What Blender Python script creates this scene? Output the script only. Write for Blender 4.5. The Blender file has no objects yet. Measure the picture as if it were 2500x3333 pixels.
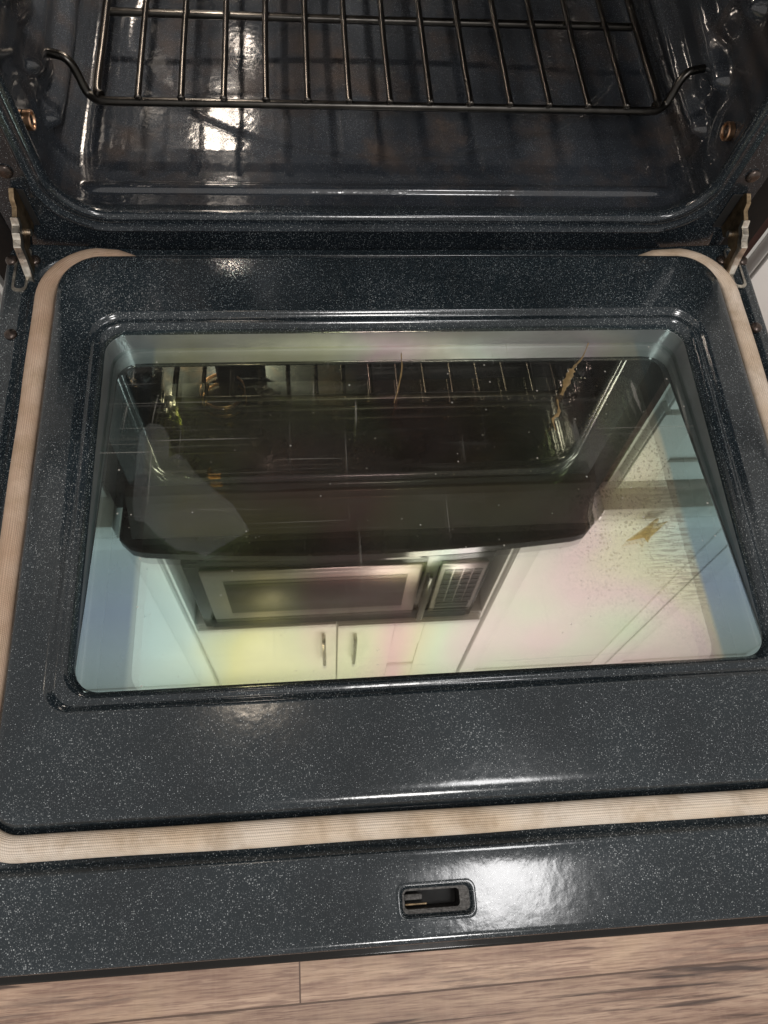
import bpy, bmesh, math, random
from mathutils import Vector, Matrix, noise as mnoise
random.seed(7)
S = bpy.context.scene
COL = S.collection

# ------------------------------------------------------------------ camera
cam = bpy.data.cameras.new('camera')
camo = bpy.data.objects.new('camera', cam)
COL.objects.link(camo)
RM = Matrix(((0.9951505, 0.0339743, -0.0923104),
             (-0.0662562, 0.9251487, -0.3737779),
             (0.0727020, 0.3780814, 0.9229132)))
camo.matrix_world = Matrix.Translation((-0.08768, -0.24938, 0.55572)) @ RM.to_4x4()
cam.sensor_fit = 'VERTICAL'
cam.angle = math.radians(71.476)
cam.clip_start = 0.02
cam.clip_end = 50
S.camera = camo

# ------------------------------------------------------------------ room light
W = bpy.data.worlds.new('World')
S.world = W
W.use_nodes = True
W.node_tree.nodes['Background'].inputs[0].default_value = (1.0, 0.96, 0.92, 1)
W.node_tree.nodes['Background'].inputs[1].default_value = 0.55


def area(name, loc, size, energy, color, target):
    l = bpy.data.lights.new(name, 'AREA')
    l.shape = 'DISK'
    l.size = size
    l.energy = energy
    l.color = color
    o = bpy.data.objects.new(name, l)
    COL.objects.link(o)
    o.location = loc
    o.rotation_euler = (Vector(target) - Vector(loc)).to_track_quat('-Z', 'Y').to_euler()
    return o


area('ceiling_and_fill_light', (0.45, -0.475, 1.93), 0.34, 6.0, (1.0, 0.985, 0.98), (0.30, -0.1, 0))
area('ceiling_and_fill_light', (0.20, -1.60, 1.93), 0.45, 21, (1.0, 0.97, 0.94), (0.1, 0.3, 0.2))  # added fill, an unseen lamp that brightens the front-facing surfaces
area('ceiling_and_fill_light', (-0.33, 0.13, 1.93), 0.10, 0.9, (1.0, 0.84, 0.66), (-0.3, 0.1, 0))
# the oven's own lamp, in the cavity ceiling
for loc, en, rad in (((-0.205, 0.495, 0.345), 5.5, 0.012), ((-0.222, 0.682, 0.305), 1.2, 0.034)):
    ol = bpy.data.lights.new('oven_lamp_light', 'POINT')
    ol.energy = en
    ol.shadow_soft_size = rad
    ol.color = (1.0, 0.86, 0.72)
    olo = bpy.data.objects.new('oven_lamp_light', ol)
    COL.objects.link(olo)
    olo.location = loc

S.view_settings.view_transform = 'Standard'
S.view_settings.look = 'None'
S.view_settings.exposure = 0.14
S.view_settings.gamma = 1
S.cycles.use_denoising = True
S.cycles.max_bounces = 10
S.cycles.glossy_bounces = 8
S.cycles.transparent_max_bounces = 16
S.cycles.sample_clamp_indirect = 6


# ------------------------------------------------------------------ material helpers
class NT:
    def __init__(s, name):
        s.m = bpy.data.materials.new(name)
        s.m.use_nodes = True
        s.t = s.m.node_tree
        s.n = s.t.nodes
        s.b = s.n['Principled BSDF']
        s.out = s.n['Material Output']

    def new(s, typ, **kw):
        nd = s.n.new(typ)
        for k, v in kw.items():
            setattr(nd, k, v)
        return nd

    def link(s, a, b):
        s.t.links.new(a, b)

    def val(s, sock, v):
        if hasattr(v, 'is_linked') or isinstance(v, bpy.types.NodeSocket):
            s.link(v, sock)
        else:
            sock.default_value = v

    def math(s, op, a, b=0.0, c=None, clamp=False):
        nd = s.new('ShaderNodeMath', operation=op, use_clamp=clamp)
        s.val(nd.inputs[0], a)
        s.val(nd.inputs[1], b)
        if c is not None:
            s.val(nd.inputs[2], c)
        return nd.outputs[0]

    def coords(s, kind='Object'):
        return s.new('ShaderNodeTexCoord').outputs[kind]

    def mapping(s, vec, scale=(1, 1, 1), loc=(0, 0, 0), rot=(0, 0, 0)):
        nd = s.new('ShaderNodeMapping')
        s.link(vec, nd.inputs[0])
        nd.inputs['Scale'].default_value = scale
        nd.inputs['Location'].default_value = loc
        nd.inputs['Rotation'].default_value = rot
        return nd.outputs[0]

    def noise(s, vec, scale, detail=3, rough=0.5, dist=0.0, col=False):
        nd = s.new('ShaderNodeTexNoise')
        s.link(vec, nd.inputs['Vector'])
        nd.inputs['Scale'].default_value = scale
        nd.inputs['Detail'].default_value = detail
        nd.inputs['Roughness'].default_value = rough
        nd.inputs['Distortion'].default_value = dist
        return nd.outputs['Color' if col else 'Fac']

    def voro(s, vec, scale, out='Distance', feature='F1', rnd=1.0):
        nd = s.new('ShaderNodeTexVoronoi', feature=feature)
        s.link(vec, nd.inputs['Vector'])
        nd.inputs['Scale'].default_value = scale
        nd.inputs['Randomness'].default_value = rnd
        return nd.outputs

    def ramp(s, fac, stops, interp='LINEAR'):
        nd = s.new('ShaderNodeValToRGB')
        s.link(fac, nd.inputs[0])
        cr = nd.color_ramp
        cr.interpolation = interp
        while len(cr.elements) < len(stops):
            cr.elements.new(0.5)
        for e, (p, c) in zip(cr.elements, stops):
            e.position = p
            e.color = (c, c, c, 1) if isinstance(c, (int, float)) else (*c, 1)
        return nd.outputs[0]

    def mix(s, fac, a, b, blend='MIX'):
        nd = s.new('ShaderNodeMix', data_type='RGBA', blend_type=blend)
        s.val(nd.inputs[0], fac)
        for sock, v in ((nd.inputs[6], a), (nd.inputs[7], b)):
            if isinstance(v, tuple):
                sock.default_value = (*v, 1)
            else:
                s.link(v, sock)
        return nd.outputs[2]

    def bump(s, h, strength=0.3, dist=0.001):
        nd = s.new('ShaderNodeBump')
        s.link(h, nd.inputs['Height'])
        nd.inputs['Strength'].default_value = strength
        nd.inputs['Distance'].default_value = dist
        return nd.outputs[0]

    def set(s, **kw):
        for k, v in kw.items():
            k = k.replace('_', ' ')
            sock = s.b.inputs[k]
            if isinstance(v, tuple):
                sock.default_value = (*v, 1) if len(v) == 3 else v
            else:
                s.val(sock, v)
        return s


def simple(name, col, rough=0.5, metal=0.0, spec=0.5, var=0.12, vscale=40, bump=0.0, bscale=300):
    t = NT(name)
    co = t.coords()
    n = t.noise(co, vscale, 4)
    f = t.ramp(n, [(0.25, 1 - var), (0.75, 1 + var)])
    t.set(Base_Color=t.mix(1.0, tuple(col), f, 'MULTIPLY'), Metallic=metal)
    t.b.inputs['Specular IOR Level'].default_value = spec
    r = t.math('MULTIPLY_ADD', t.noise(co, vscale * 2.3, 3), rough * 0.5, rough * 0.75)
    t.link(r, t.b.inputs['Roughness'])
    if bump:
        t.link(t.bump(t.noise(co, bscale, 2), bump), t.b.inputs['Normal'])
    return t.m


def enamel(name, base, fleck=1.0, rough=0.13, grime=0.0, peel=0.06, spec=0.55):
    t = NT(name)
    co = t.coords()
    # glassy porcelain with pale flecks fused into it, thicker in some places
    v1 = t.voro(co, 900)
    v2 = t.voro(co, 1050)
    patch = t.noise(co, 9, 3)
    warp = t.noise(co, 60, 2)
    lim = t.math('MULTIPLY_ADD', patch, 0.30, 0.045)
    sep = t.new('ShaderNodeSeparateColor')
    t.link(v1['Color'], sep.inputs[0])
    sz = t.math('MULTIPLY', lim, t.math('MULTIPLY_ADD', sep.outputs[0], 1.5, 0.25))
    m1 = t.math('LESS_THAN', v1['Distance'], sz)
    sep2 = t.new('ShaderNodeSeparateColor')
    t.link(v2['Color'], sep2.inputs[0])
    m2 = t.math('MULTIPLY', t.math('LESS_THAN', v2['Distance'], t.math('MULTIPLY_ADD', warp, 0.35, 0.09)), t.math('GREATER_THAN', sep2.outputs[1], 0.35))
    br = t.math('MULTIPLY_ADD', t.math('POWER', sep.outputs[1], 1.6), 0.62, 0.08)
    tone = t.mix(t.ramp(patch, [(0.35, 0.0), (0.65, 1.0)]), tuple(c * 0.8 for c in base), tuple(c * 1.25 for c in base))
    c1 = t.mix(t.math('MULTIPLY', m2, 0.30 * fleck), tone, (0.26, 0.28, 0.29))
    c2 = t.mix(t.math('MULTIPLY', m1, t.math('MULTIPLY', br, fleck), clamp=True), c1, (0.74, 0.78, 0.79))
    if grime:
        g = t.ramp(t.noise(co, 14, 5, 0.65), [(0.5, 0.0), (0.72, grime)])
        c2 = t.mix(g, c2, (0.07, 0.045, 0.028))
    t.set(Base_Color=c2)
    rr = t.math('MULTIPLY_ADD', t.noise(co, 22, 5, 0.65), rough * 1.1, rough * 0.45)
    t.link(rr, t.b.inputs['Roughness'])
    t.b.inputs['Specular IOR Level'].default_value = spec
    h = t.math('ADD', t.noise(co, 160, 2), t.math('MULTIPLY', t.noise(co, 45, 2), 1.6))
    t.link(t.bump(h, peel, 0.0012), t.b.inputs['Normal'])
    return t.m


M = {}
M['door_enamel'] = enamel('door_enamel', (0.0105, 0.0160, 0.0200), 0.72, 0.14)
M['cavity_enamel'] = enamel('cavity_enamel', (0.020, 0.0235, 0.029), 0.17, 0.10, 0.4, 0.13, 0.85)
M['frame_enamel'] = enamel('frame_enamel', (0.0115, 0.016, 0.0205), 0.6, 0.15)
M['black_glass'] = simple('black_glass', (0.010, 0.009, 0.008), 0.12, 0, 0.3, 0.2)
M['black_paint'] = simple('black_paint', (0.008, 0.008, 0.008), 0.5, 0, 0.15)
M['brown_panel'] = simple('brown_panel', (0.030, 0.023, 0.017), 0.35, 0, 0.5, 0.25, 25)
M['chrome'] = simple('rack_chrome', (0.125, 0.115, 0.105), 0.25, 1.0, 0.5, 0.3, 25)
M['dark_wire'] = simple('dark_wire', (0.05, 0.047, 0.043), 0.3, 1.0, 0.5, 0.3, 60)
M['zinc'] = simple('hinge_zinc', (0.66, 0.61, 0.53), 0.3, 1.0, 0.5, 0.5, 120, 0.3, 260)
M['rust_steel'] = simple('stained_steel', (0.30, 0.22, 0.135), 0.42, 1.0, 0.5, 0.6, 120, 0.4, 260)
M['screw'] = simple('dark_screw', (0.075, 0.058, 0.05), 0.28, 0.8, 0.5, 0.4, 200)
M['brass'] = simple('brass', (0.55, 0.30, 0.10), 0.25, 1.0, 0.5, 0.3, 150)
M['gold'] = simple('gold_foil', (0.85, 0.62, 0.30), 0.3, 1.0, 0.5, 0.2, 150)
M['copper_ring'] = simple('copper_ring', (0.62, 0.38, 0.24), 0.3, 1.0, 0.5, 0.3, 150)
M['spacer'] = simple('spacer_aluminium', (0.24, 0.245, 0.25), 0.42, 0.8, 0.5, 0.12, 30)
M['white_paint'] = simple('white_cabinet_paint', (0.82, 0.81, 0.78), 0.5, 0, 0.35, 0.03, 6)
M['white_wall'] = simple('white_wall_paint', (0.84, 0.83, 0.80), 0.7, 0, 0.3, 0.04, 8)
M['counter'] = simple('pale_countertop', (0.72, 0.70, 0.66), 0.25, 0, 0.5, 0.12, 60)
M['dark_wood'] = simple('dark_gap_wood', (0.045, 0.02, 0.016), 0.5, 0, 0.4, 0.3, 30)
M['steel'] = simple('brushed_steel', (0.21, 0.19, 0.178), 0.32, 1.0, 0.5, 0.03, 4)
M['dark_glass'] = simple('microwave_glass', (0.02, 0.018, 0.016), 0.4, 0, 0.15)
M['key_grey'] = simple('keypad_grey', (0.55, 0.55, 0.53), 0.4, 0, 0.5, 0.05)
M['handle'] = simple('cabinet_handle_nickel', (0.42, 0.40, 0.36), 0.25, 1.0)
M['slot_dark'] = simple('slot_dark', (0.01, 0.01, 0.01), 0.6)
M['slot_metal'] = simple('slot_metal', (0.07, 0.067, 0.064), 0.5, 0.8, 0.5, 0.6, 500, 0.5, 900)


def gasket_mat():
    t = NT('woven_gasket')
    uv = t.coords('UV')
    co = t.coords()
    sx = t.new('ShaderNodeSeparateXYZ')
    t.link(uv, sx.inputs[0])
    u, v = sx.outputs[0], sx.outputs[1]          # u: metres along, v: metres around
    wob = t.math('MULTIPLY', t.noise(co, 26, 3), 0.0002)
    vv = t.math('ADD', v, wob)
    rib = t.math('ABSOLUTE', t.math('SINE', t.math('MULTIPLY', vv, math.pi / 0.00135)))
    stitch = t.math('ABSOLUTE', t.math('SINE', t.math('MULTIPLY', t.math('ADD', u, t.math('MULTIPLY', vv, 0.5)), math.pi / 0.0015)))
    h = t.math('ADD', t.math('POWER', rib, 0.6), t.math('MULTIPLY', stitch, 0.55))
    line = t.ramp(t.math('ADD', rib, t.math('MULTIPLY_ADD', t.noise(co, 55, 3), 0.9, -0.3)), [(0.0, 0.66), (0.6, 1.0)])
    st = t.ramp(stitch, [(0.0, 0.76), (0.5, 1.0)])
    so = t.new('ShaderNodeSeparateXYZ')
    t.link(co, so.inputs[0])
    # baked brown along the two sides, paler along the front run
    side = t.math('GREATER_THAN', so.outputs[1], -0.25)
    edge = t.ramp(t.math('MULTIPLY_ADD', so.outputs[1], 1.0, 0.30), [(0.0, 0.0), (0.12, 1.0)])
    stain = t.ramp(t.noise(t.mapping(co, (1, 1, 1)), 13, 4, 0.6), [(0.35, 0.0), (0.7, 1.0)])
    left = t.ramp(t.math('MULTIPLY_ADD', so.outputs[0], -1.0, 0.5), [(0.3, 0.45), (0.75, 1.0)])
    a = t.mix(stain, (0.80, 0.72, 0.62), (0.70, 0.55, 0.39))
    b = t.mix(stain, (0.62, 0.47, 0.36), (0.43, 0.28, 0.185))
    c = t.mix(t.math('MULTIPLY', edge, left), a, b)
    blot = t.ramp(t.noise(t.mapping(co, (1, 1, 1), (3, 1, 0)), 34, 5, 0.65), [(0.47, 0.0), (0.74, 0.75)])
    c = t.mix(blot, c, (0.38, 0.27, 0.17))
    strand = t.ramp(t.noise(t.mapping(uv, (30, 900, 1)), 1.0, 3, 0.6), [(0.3, 0.90), (0.7, 1.03)])
    c = t.mix(1.0, c, strand, 'MULTIPLY')
    c = t.mix(1.0, c, line, 'MULTIPLY')
    c = t.mix(1.0, c, st, 'MULTIPLY')
    t.set(Base_Color=c, Roughness=0.85)
    t.b.inputs['Specular IOR Level'].default_value = 0.2
    t.link(t.bump(h, 0.6, 0.0009), t.b.inputs['Normal'])
    return t.m


M['gasket'] = gasket_mat()


def coated_glass(name, refl, opaque):
    """heat reflecting oxide coated oven glass; the coating's thickness drifts, so its tint does too"""
    t = NT(name)
    co = t.coords()
    sx = t.new('ShaderNodeSeparateXYZ')
    t.link(co, sx.inputs[0])
    x, y = sx.outputs[0], sx.outputs[1]
    n1 = t.noise(co, 5.5, 2, 0.5, 0.6)
    n2 = t.noise(co, 14, 3, 0.55)
    ph = t.math('ADD', t.math('MULTIPLY_ADD', x, 1.05, 0.5), t.math('MULTIPLY_ADD', n1, 0.55, -0.275))
    ph = t.math('ADD', ph, t.math('MULTIPLY_ADD', n2, 0.10, -0.05))
    tint = t.ramp(ph, [(0.10, (0.55, 0.86, 0.95)), (0.24, (0.72, 0.95, 0.88)), (0.33, (0.93, 0.96, 0.50)),
                       (0.40, (0.90, 0.93, 0.62)), (0.455, (0.98, 0.68, 0.66)), (0.51, (0.95, 0.90, 0.62)), (0.58, (0.86, 0.96, 0.74)),
                       (0.65, (0.98, 0.78, 0.80)), (0.71, (0.93, 0.93, 0.66)), (0.79, (0.78, 0.95, 0.80)), (0.90, (0.52, 0.84, 0.88))])
    tint = t.mix(0.80, (0.92, 0.93, 0.86), tint)
    # rubbed and etched area towards the right
    dx = t.math('MULTIPLY', t.math('SUBTRACT', x, 0.205), 1 / 0.135)
    dy = t.math('MULTIPLY', t.math('SUBTRACT', y, 0.000), 1 / 0.17)
    rad = t.math('SQRT', t.math('ADD', t.math('POWER', dx, 2.0), t.math('POWER', dy, 2.0)))
    reg = t.ramp(t.math('ADD', rad, t.math('MULTIPLY_ADD', n2, 0.9, -0.45)), [(0.25, 1.0), (1.0, 0.0)])
    sp = t.voro(t.mapping(co, (1.0, 0.8, 1)), 330)
    spk = t.math('LESS_THAN', sp['Distance'], t.math('MULTIPLY_ADD', t.noise(co, 60, 2), 0.7, -0.08))
    sw = t.noise(t.mapping(co, (45, 420, 1), rot=(0, 0, 0.42)), 1.0, 3, 0.6, 0.5)
    swr = t.ramp(t.math('ADD', t.math('MULTIPLY', t.math('SUBTRACT', x, 0.225), 1 / 0.035), 0.0), [(0.0, 0.0), (0.01, 0.0), (1.0, 0.0)])
    ddx = t.math('MULTIPLY', t.math('SUBTRACT', x, 0.222), 1 / 0.040)
    ddy = t.math('MULTIPLY', t.math('SUBTRACT', y, -0.055), 1 / 0.075)
    r2 = t.math('SQRT', t.math('ADD', t.math('POWER', ddx, 2.0), t.math('POWER', ddy, 2.0)))
    reg2 = t.ramp(t.math('ADD', r2, t.math('MULTIPLY_ADD', n2, 1.2, -0.6)), [(0.45, 1.0), (1.0, 0.0)])
    scr = t.math('MULTIPLY', t.ramp(sw, [(0.47, 0.0), (0.56, 1.0)]), reg2)
    wear = t.math('MAXIMUM', t.math('MULTIPLY', t.math('MULTIPLY', spk, reg), 0.55), t.math('MULTIPLY', scr, 0.5))
    dust = t.voro(co, 95)
    dsep = t.new('ShaderNodeSeparateColor')
    t.link(dust['Color'], dsep.inputs[0])
    dst = t.math('MULTIPLY', t.math('LESS_THAN', dust['Distance'], t.math('MULTIPLY', dsep.outputs[1], 0.10)), t.math('GREATER_THAN', dsep.outputs[0], 0.45))
    col = t.mix(wear, tint, (0.28, 0.22, 0.18))
    rim = t.ramp(t.math('ABSOLUTE', x), [(0.2360, 0.0), (0.2380, 1.0)])
    col = t.mix(t.math('MULTIPLY', rim, 0.85), col, t.ramp(t.math('MULTIPLY_ADD', y, 2.2, 0.5), [(0.1, (0.50, 0.70, 0.66)), (0.28, (0.36, 0.52, 0.74)), (0.45, (0.46, 0.72, 0.72)), (0.9, (0.52, 0.68, 0.66))]))
    gl = t.new('ShaderNodeBsdfGlossy')
    t.link(col, gl.inputs['Color'])
    gl.inputs['Roughness'].default_value = 0.016
    hb = t.bump(t.noise(co, 7, 2), 0.012, 0.002)
    t.link(hb, gl.inputs['Normal'])
    if opaque:
        body = t.new('ShaderNodeBsdfDiffuse')
        body.inputs['Color'].default_value = (0.022, 0.018, 0.014, 1)
    else:
        body = t.new('ShaderNodeBsdfTransparent')
        body.inputs['Color'].default_value = (0.90, 0.92, 0.90, 1)
    mx = t.new('ShaderNodeMixShader')
    mx.inputs[0].default_value = refl
    t.link(body.outputs[0], mx.inputs[1])
    t.link(gl.outputs[0], mx.inputs[2])
    dd = t.new('ShaderNodeBsdfDiffuse')
    dd.inputs['Color'].default_value = (0.5, 0.48, 0.43, 1)
    mx2 = t.new('ShaderNodeMixShader')
    smear = t.ramp(t.noise(t.mapping(co, (6, 60, 1)), 1.0, 5, 0.6), [(0.50, 0.0), (0.9, 0.10)])
    # dried drips running down from the hinge side, and fine scratches
    dn = t.noise(t.mapping(co, (120, 7, 1)), 1.0, 3, 0.55, 0.6)
    drip = t.math('MULTIPLY', t.ramp(dn, [(0.66, 0.0), (0.70, 1.0)]), t.ramp(t.math('MULTIPLY_ADD', y, 5.0, 0.15), [(0.25, 0.0), (0.8, 0.30)]))
    s1 = t.noise(t.mapping(co, (4, 520, 1), rot=(0, 0, 0.05)), 1.0, 2, 0.5)
    s2 = t.noise(t.mapping(co, (520, 5, 1), rot=(0, 0, 0.12)), 1.0, 2, 0.5)
    scl = t.math('MAXIMUM', t.ramp(s1, [(0.66, 0.0), (0.74, 0.30)]), t.ramp(s2, [(0.69, 0.0), (0.77, 0.22)]))
    scl = t.math('MULTIPLY', scl, t.ramp(n1, [(0.35, 0.0), (0.6, 1.0)]))
    pale_layer = t.ramp(t.noise(co, 8, 4, 0.6), [(0.3, 0.002), (0.8, 0.035)])
    dirt = t.math('MAXIMUM', t.math('MAXIMUM', t.math('MULTIPLY', dst, 0.5), smear), t.math('MAXIMUM', drip, t.math('MAXIMUM', scl, pale_layer)))
    t.link(dirt, mx2.inputs[0])
    t.link(mx.outputs[0], mx2.inputs[1])
    t.link(dd.outputs[0], mx2.inputs[2])
    t.link(mx2.outputs[0], t.out.inputs['Surface'])
    return t.m


M['pane_top'] = coated_glass('coated_pane', 0.45, False)
M['pane_low'] = coated_glass('coated_inner_pane', 0.80, True)


def lit_patch_mat():  # dotted pale layer in place of light falling on the inner glass
    t = NT('lit_patch_layer')
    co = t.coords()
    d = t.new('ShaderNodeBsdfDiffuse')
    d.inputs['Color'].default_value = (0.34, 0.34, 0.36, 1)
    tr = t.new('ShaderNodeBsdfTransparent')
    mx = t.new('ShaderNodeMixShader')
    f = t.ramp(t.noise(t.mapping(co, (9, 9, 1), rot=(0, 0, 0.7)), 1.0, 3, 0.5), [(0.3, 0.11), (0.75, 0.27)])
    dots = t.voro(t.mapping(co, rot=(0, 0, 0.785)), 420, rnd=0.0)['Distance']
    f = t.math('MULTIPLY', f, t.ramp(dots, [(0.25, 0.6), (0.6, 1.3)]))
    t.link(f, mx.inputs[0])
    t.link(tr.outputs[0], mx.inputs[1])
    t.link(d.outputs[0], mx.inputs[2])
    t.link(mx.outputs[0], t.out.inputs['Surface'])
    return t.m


M['pale_layer'] = lit_patch_mat()


def wood_floor():
    t = NT('laminate_planks')
    co = t.coords()
    sx = t.new('ShaderNodeSeparateXYZ')
    t.link(co, sx.inputs[0])
    x, y = sx.outputs[0], sx.outputs[1]
    PW = 0.122
    yy = t.math('DIVIDE', t.math('ADD', y, 0.4476 + PW * 20), PW)
    row = t.math('FLOOR', yy)
    fy = t.math('FRACT', yy)
    wn = t.new('ShaderNodeTexWhiteNoise', noise_dimensions='1D')
    t.link(row, wn.inputs['W'])
    off = t.math('MULTIPLY', t.math('FRACT', t.math('MULTIPLY', t.math('SUBTRACT', row, 20.0), 0.6)), 1.25)
    xx = t.math('DIVIDE', t.math('ADD', t.math('ADD', x, 0.1247 + 12.5), off), 1.25)
    px = t.math('FLOOR', xx)
    fx = t.math('FRACT', xx)
    wn2 = t.new('ShaderNodeTexWhiteNoise', noise_dimensions='2D')
    cmb = t.new('ShaderNodeCombineXYZ')
    t.link(row, cmb.inputs[0])
    t.link(px, cmb.inputs[1])
    t.link(cmb.outputs[0], wn2.inputs['Vector'])
    pv = wn2.outputs['Value']
    offv = t.new('ShaderNodeVectorMath', operation='MULTIPLY_ADD')
    t.link(wn2.outputs['Color'], offv.inputs[0])
    offv.inputs[1].default_value = (7, 5, 3)
    t.link(co, offv.inputs[2])
    pc = offv.outputs[0]
    g1 = t.noise(t.mapping(pc, (4, 40, 1)), 1.0, 7, 0.66, 0.8)
    g2 = t.noise(t.mapping(pc, (22, 420, 1)), 1.0, 4, 0.6, 0.2)
    blot = t.noise(t.mapping(pc, (9, 16, 1)), 1.0, 4, 0.6)
    saw = t.noise(t.mapping(pc, (160, 14, 1)), 1.0, 2, 0.5)
    c = t.ramp(g1, [(0.30, (0.24, 0.148, 0.106)), (0.5, (0.44, 0.295, 0.215)), (0.70, (0.63, 0.450, 0.330))])
    c = t.mix(t.math('MULTIPLY', t.ramp(g2, [(0.40, 1.0), (0.52, 0.0)]), 0.6), c, (0.20, 0.115, 0.09))
    c = t.mix(t.ramp(blot, [(0.50, 0.0), (0.70, 0.65)]), c, (0.54, 0.38, 0.26))
    c = t.mix(t.math('MULTIPLY', t.ramp(saw, [(0.5, 0.0), (0.62, 1.0)]), 0.05), c, (0.66, 0.52, 0.42))
    g3 = t.noise(t.mapping(pc, (26, 1150, 1)), 1.0, 3, 0.65, 0.3)
    c = t.mix(1.0, c, t.ramp(g3, [(0.32, 0.84), (0.62, 1.10)]), 'MULTIPLY')
    ck = t.noise(t.mapping(pc, (3.2, 62, 1), rot=(0, 0, 0.03)), 1.0, 5, 0.55, 0.9)
    crack = t.ramp(ck, [(0.33, 1.0), (0.40, 0.0)])
    c = t.mix(t.math('MULTIPLY', crack, 0.85), c, (0.055, 0.036, 0.032))
    wm = t.ramp(t.noise(t.mapping(pc, (2.6, 11, 1)), 1.0, 3, 0.5), [(0.50, 0.0), (0.66, 1.0)])
    ws = t.ramp(t.noise(t.mapping(pc, (10, 190, 1)), 1.0, 5, 0.7, 0.6), [(0.42, 1.0), (0.56, 0.0)])
    c = t.mix(t.math('MULTIPLY', t.math('MULTIPLY', wm, ws), 0.8), c, (0.085, 0.068, 0.066))
    kn = t.voro(t.mapping(pc, (4.2, 9, 1)), 1.0)
    knot = t.ramp(kn['Distance'], [(0.035, 1.0), (0.075, 0.0)])
    c = t.mix(t.math('MULTIPLY', knot, 0.6), c, (0.10, 0.06, 0.045))
    c = t.mix(1.0, c, t.ramp(pv, [(0.0, 0.86), (1.0, 1.1)]), 'MULTIPLY')
    sy = t.math('MINIMUM', fy, t.math('SUBTRACT', 1.0, fy))
    sxx = t.math('MINIMUM', fx, t.math('SUBTRACT', 1.0, fx))
    seam = t.math('MAXIMUM', t.math('LESS_THAN', sy, 0.008), t.math('LESS_THAN', sxx, 0.0007))
    c = t.mix(t.math('MULTIPLY', seam, 0.95), c, (0.12, 0.075, 0.055))
    t.set(Base_Color=c)
    t.link(t.math('MULTIPLY_ADD', g1, 0.25, 0.38), t.b.inputs['Roughness'])
    t.b.inputs['Specular IOR Level'].default_value = 0.35
    hh = t.math('SUBTRACT', t.math('MULTIPLY', g2, 0.5), t.math('MAXIMUM', seam, crack))
    t.link(t.bump(hh, 0.25, 0.0008), t.b.inputs['Normal'])
    return t.m


M['floor'] = wood_floor()


# ------------------------------------------------------------------ mesh helpers
def link_mesh(name, bm, mat, parent=None, smooth=True, sharp=35):
    me = bpy.data.meshes.new(name)
    bmesh.ops.recalc_face_normals(bm, faces=bm.faces[:])
    if smooth:
        for f in bm.faces:
            f.smooth = True
        lim = math.radians(sharp)
        for e in bm.edges:
            if len(e.link_faces) == 2 and e.calc_face_angle(0) > lim:
                e.smooth = False
    bm.to_mesh(me)
    bm.free()
    me.materials.append(mat)
    o = bpy.data.objects.new(name, me)
    COL.objects.link(o)
    if parent:
        o.parent = parent
    return o


def top(name, loc, label, cat, group=None, kind=None):
    o = bpy.data.objects.new(name, None)
    COL.objects.link(o)
    o.location = loc
    o.empty_display_size = 0.05
    o['label'] = label
    o['category'] = cat
    if group:
        o['group'] = group
    if kind:
        o['kind'] = kind
    return o


def box(bm, x0, x1, y0, y1, z0, z1, bev=0.0, seg=2):
    r = bmesh.ops.create_cube(bm, size=1.0)
    vs = r['verts']
    for v in vs:
        v.co = Vector((x0 + (v.co.x + .5) * (x1 - x0), y0 + (v.co.y + .5) * (y1 - y0), z0 + (v.co.z + .5) * (z1 - z0)))
    if bev:
        es = list({e for v in vs for e in v.link_edges})
        bmesh.ops.bevel(bm, geom=es, offset=bev, segments=seg, affect='EDGES', profile=0.5)


def boxo(name, dims, mat, parent=None, bev=0.0, seg=2):
    bm = bmesh.new()
    box(bm, *dims, bev=bev, seg=seg)
    return link_mesh(name, bm, mat, parent)


def rrect(x0, x1, y0, y1, r, n=10, side=0, rb=None):
    """rounded rectangle, counter-clockwise, same count for every call with the same n/side; rb: radius of the two y0 corners"""
    pts = []
    r = max(r, 1e-5)
    rb = r if rb is None else rb
    cs = ((x1 - r, y1 - r, 0, r), (x0 + r, y1 - r, 90, r), (x0 + rb, y0 + rb, 180, rb), (x1 - rb, y0 + rb, 270, rb))
    corners = []
    for cx, cy, a, q in cs:
        corners.append([(cx + q * math.cos(math.radians(a + 90 * k / n)), cy + q * math.sin(math.radians(a + 90 * k / n))) for k in range(n + 1)])
    for i in range(4):
        pts += corners[i]
        a = corners[i][-1]
        b = corners[(i + 1) % 4][0]
        for k in range(1, side + 1):
            f = k / (side + 1)
            pts.append((a[0] + (b[0] - a[0]) * f, a[1] + (b[1] - a[1]) * f))
    return pts


def loft(bm, rings, close=True):
    vr = [[bm.verts.new(p) for p in ring] for ring in rings]
    n = len(vr[0])
    for a, b in zip(vr, vr[1:]):
        for i in range(n if close else n - 1):
            j = (i + 1) % n
            bm.faces.new((a[i], a[j], b[j], b[i]))
    return vr


def tube(bm, path, r, n=10, caps=True):
    path = [Vector(p) for p in path]
    rings = []
    up = None
    for i, p in enumerate(path):
        if i == 0:
            t = path[1] - p
        elif i == len(path) - 1:
            t = p - path[i - 1]
        else:
            t = (path[i + 1] - p).normalized() + (p - path[i - 1]).normalized()
        t.normalize()
        if up is None:
            up = Vector((0, 0, 1)) if abs(t.z) < 0.9 else Vector((1, 0, 0))
        s = t.cross(up).normalized()
        up = s.cross(t).normalized()
        rr = r[i] if isinstance(r, (list, tuple)) else r
        rings.append([p + rr * (math.cos(2 * math.pi * k / n) * s + math.sin(2 * math.pi * k / n) * up) for k in range(n)])
    v = loft(bm, rings)
    if caps:
        bm.faces.new(v[0][::-1])
        bm.faces.new(v[-1])


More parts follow.
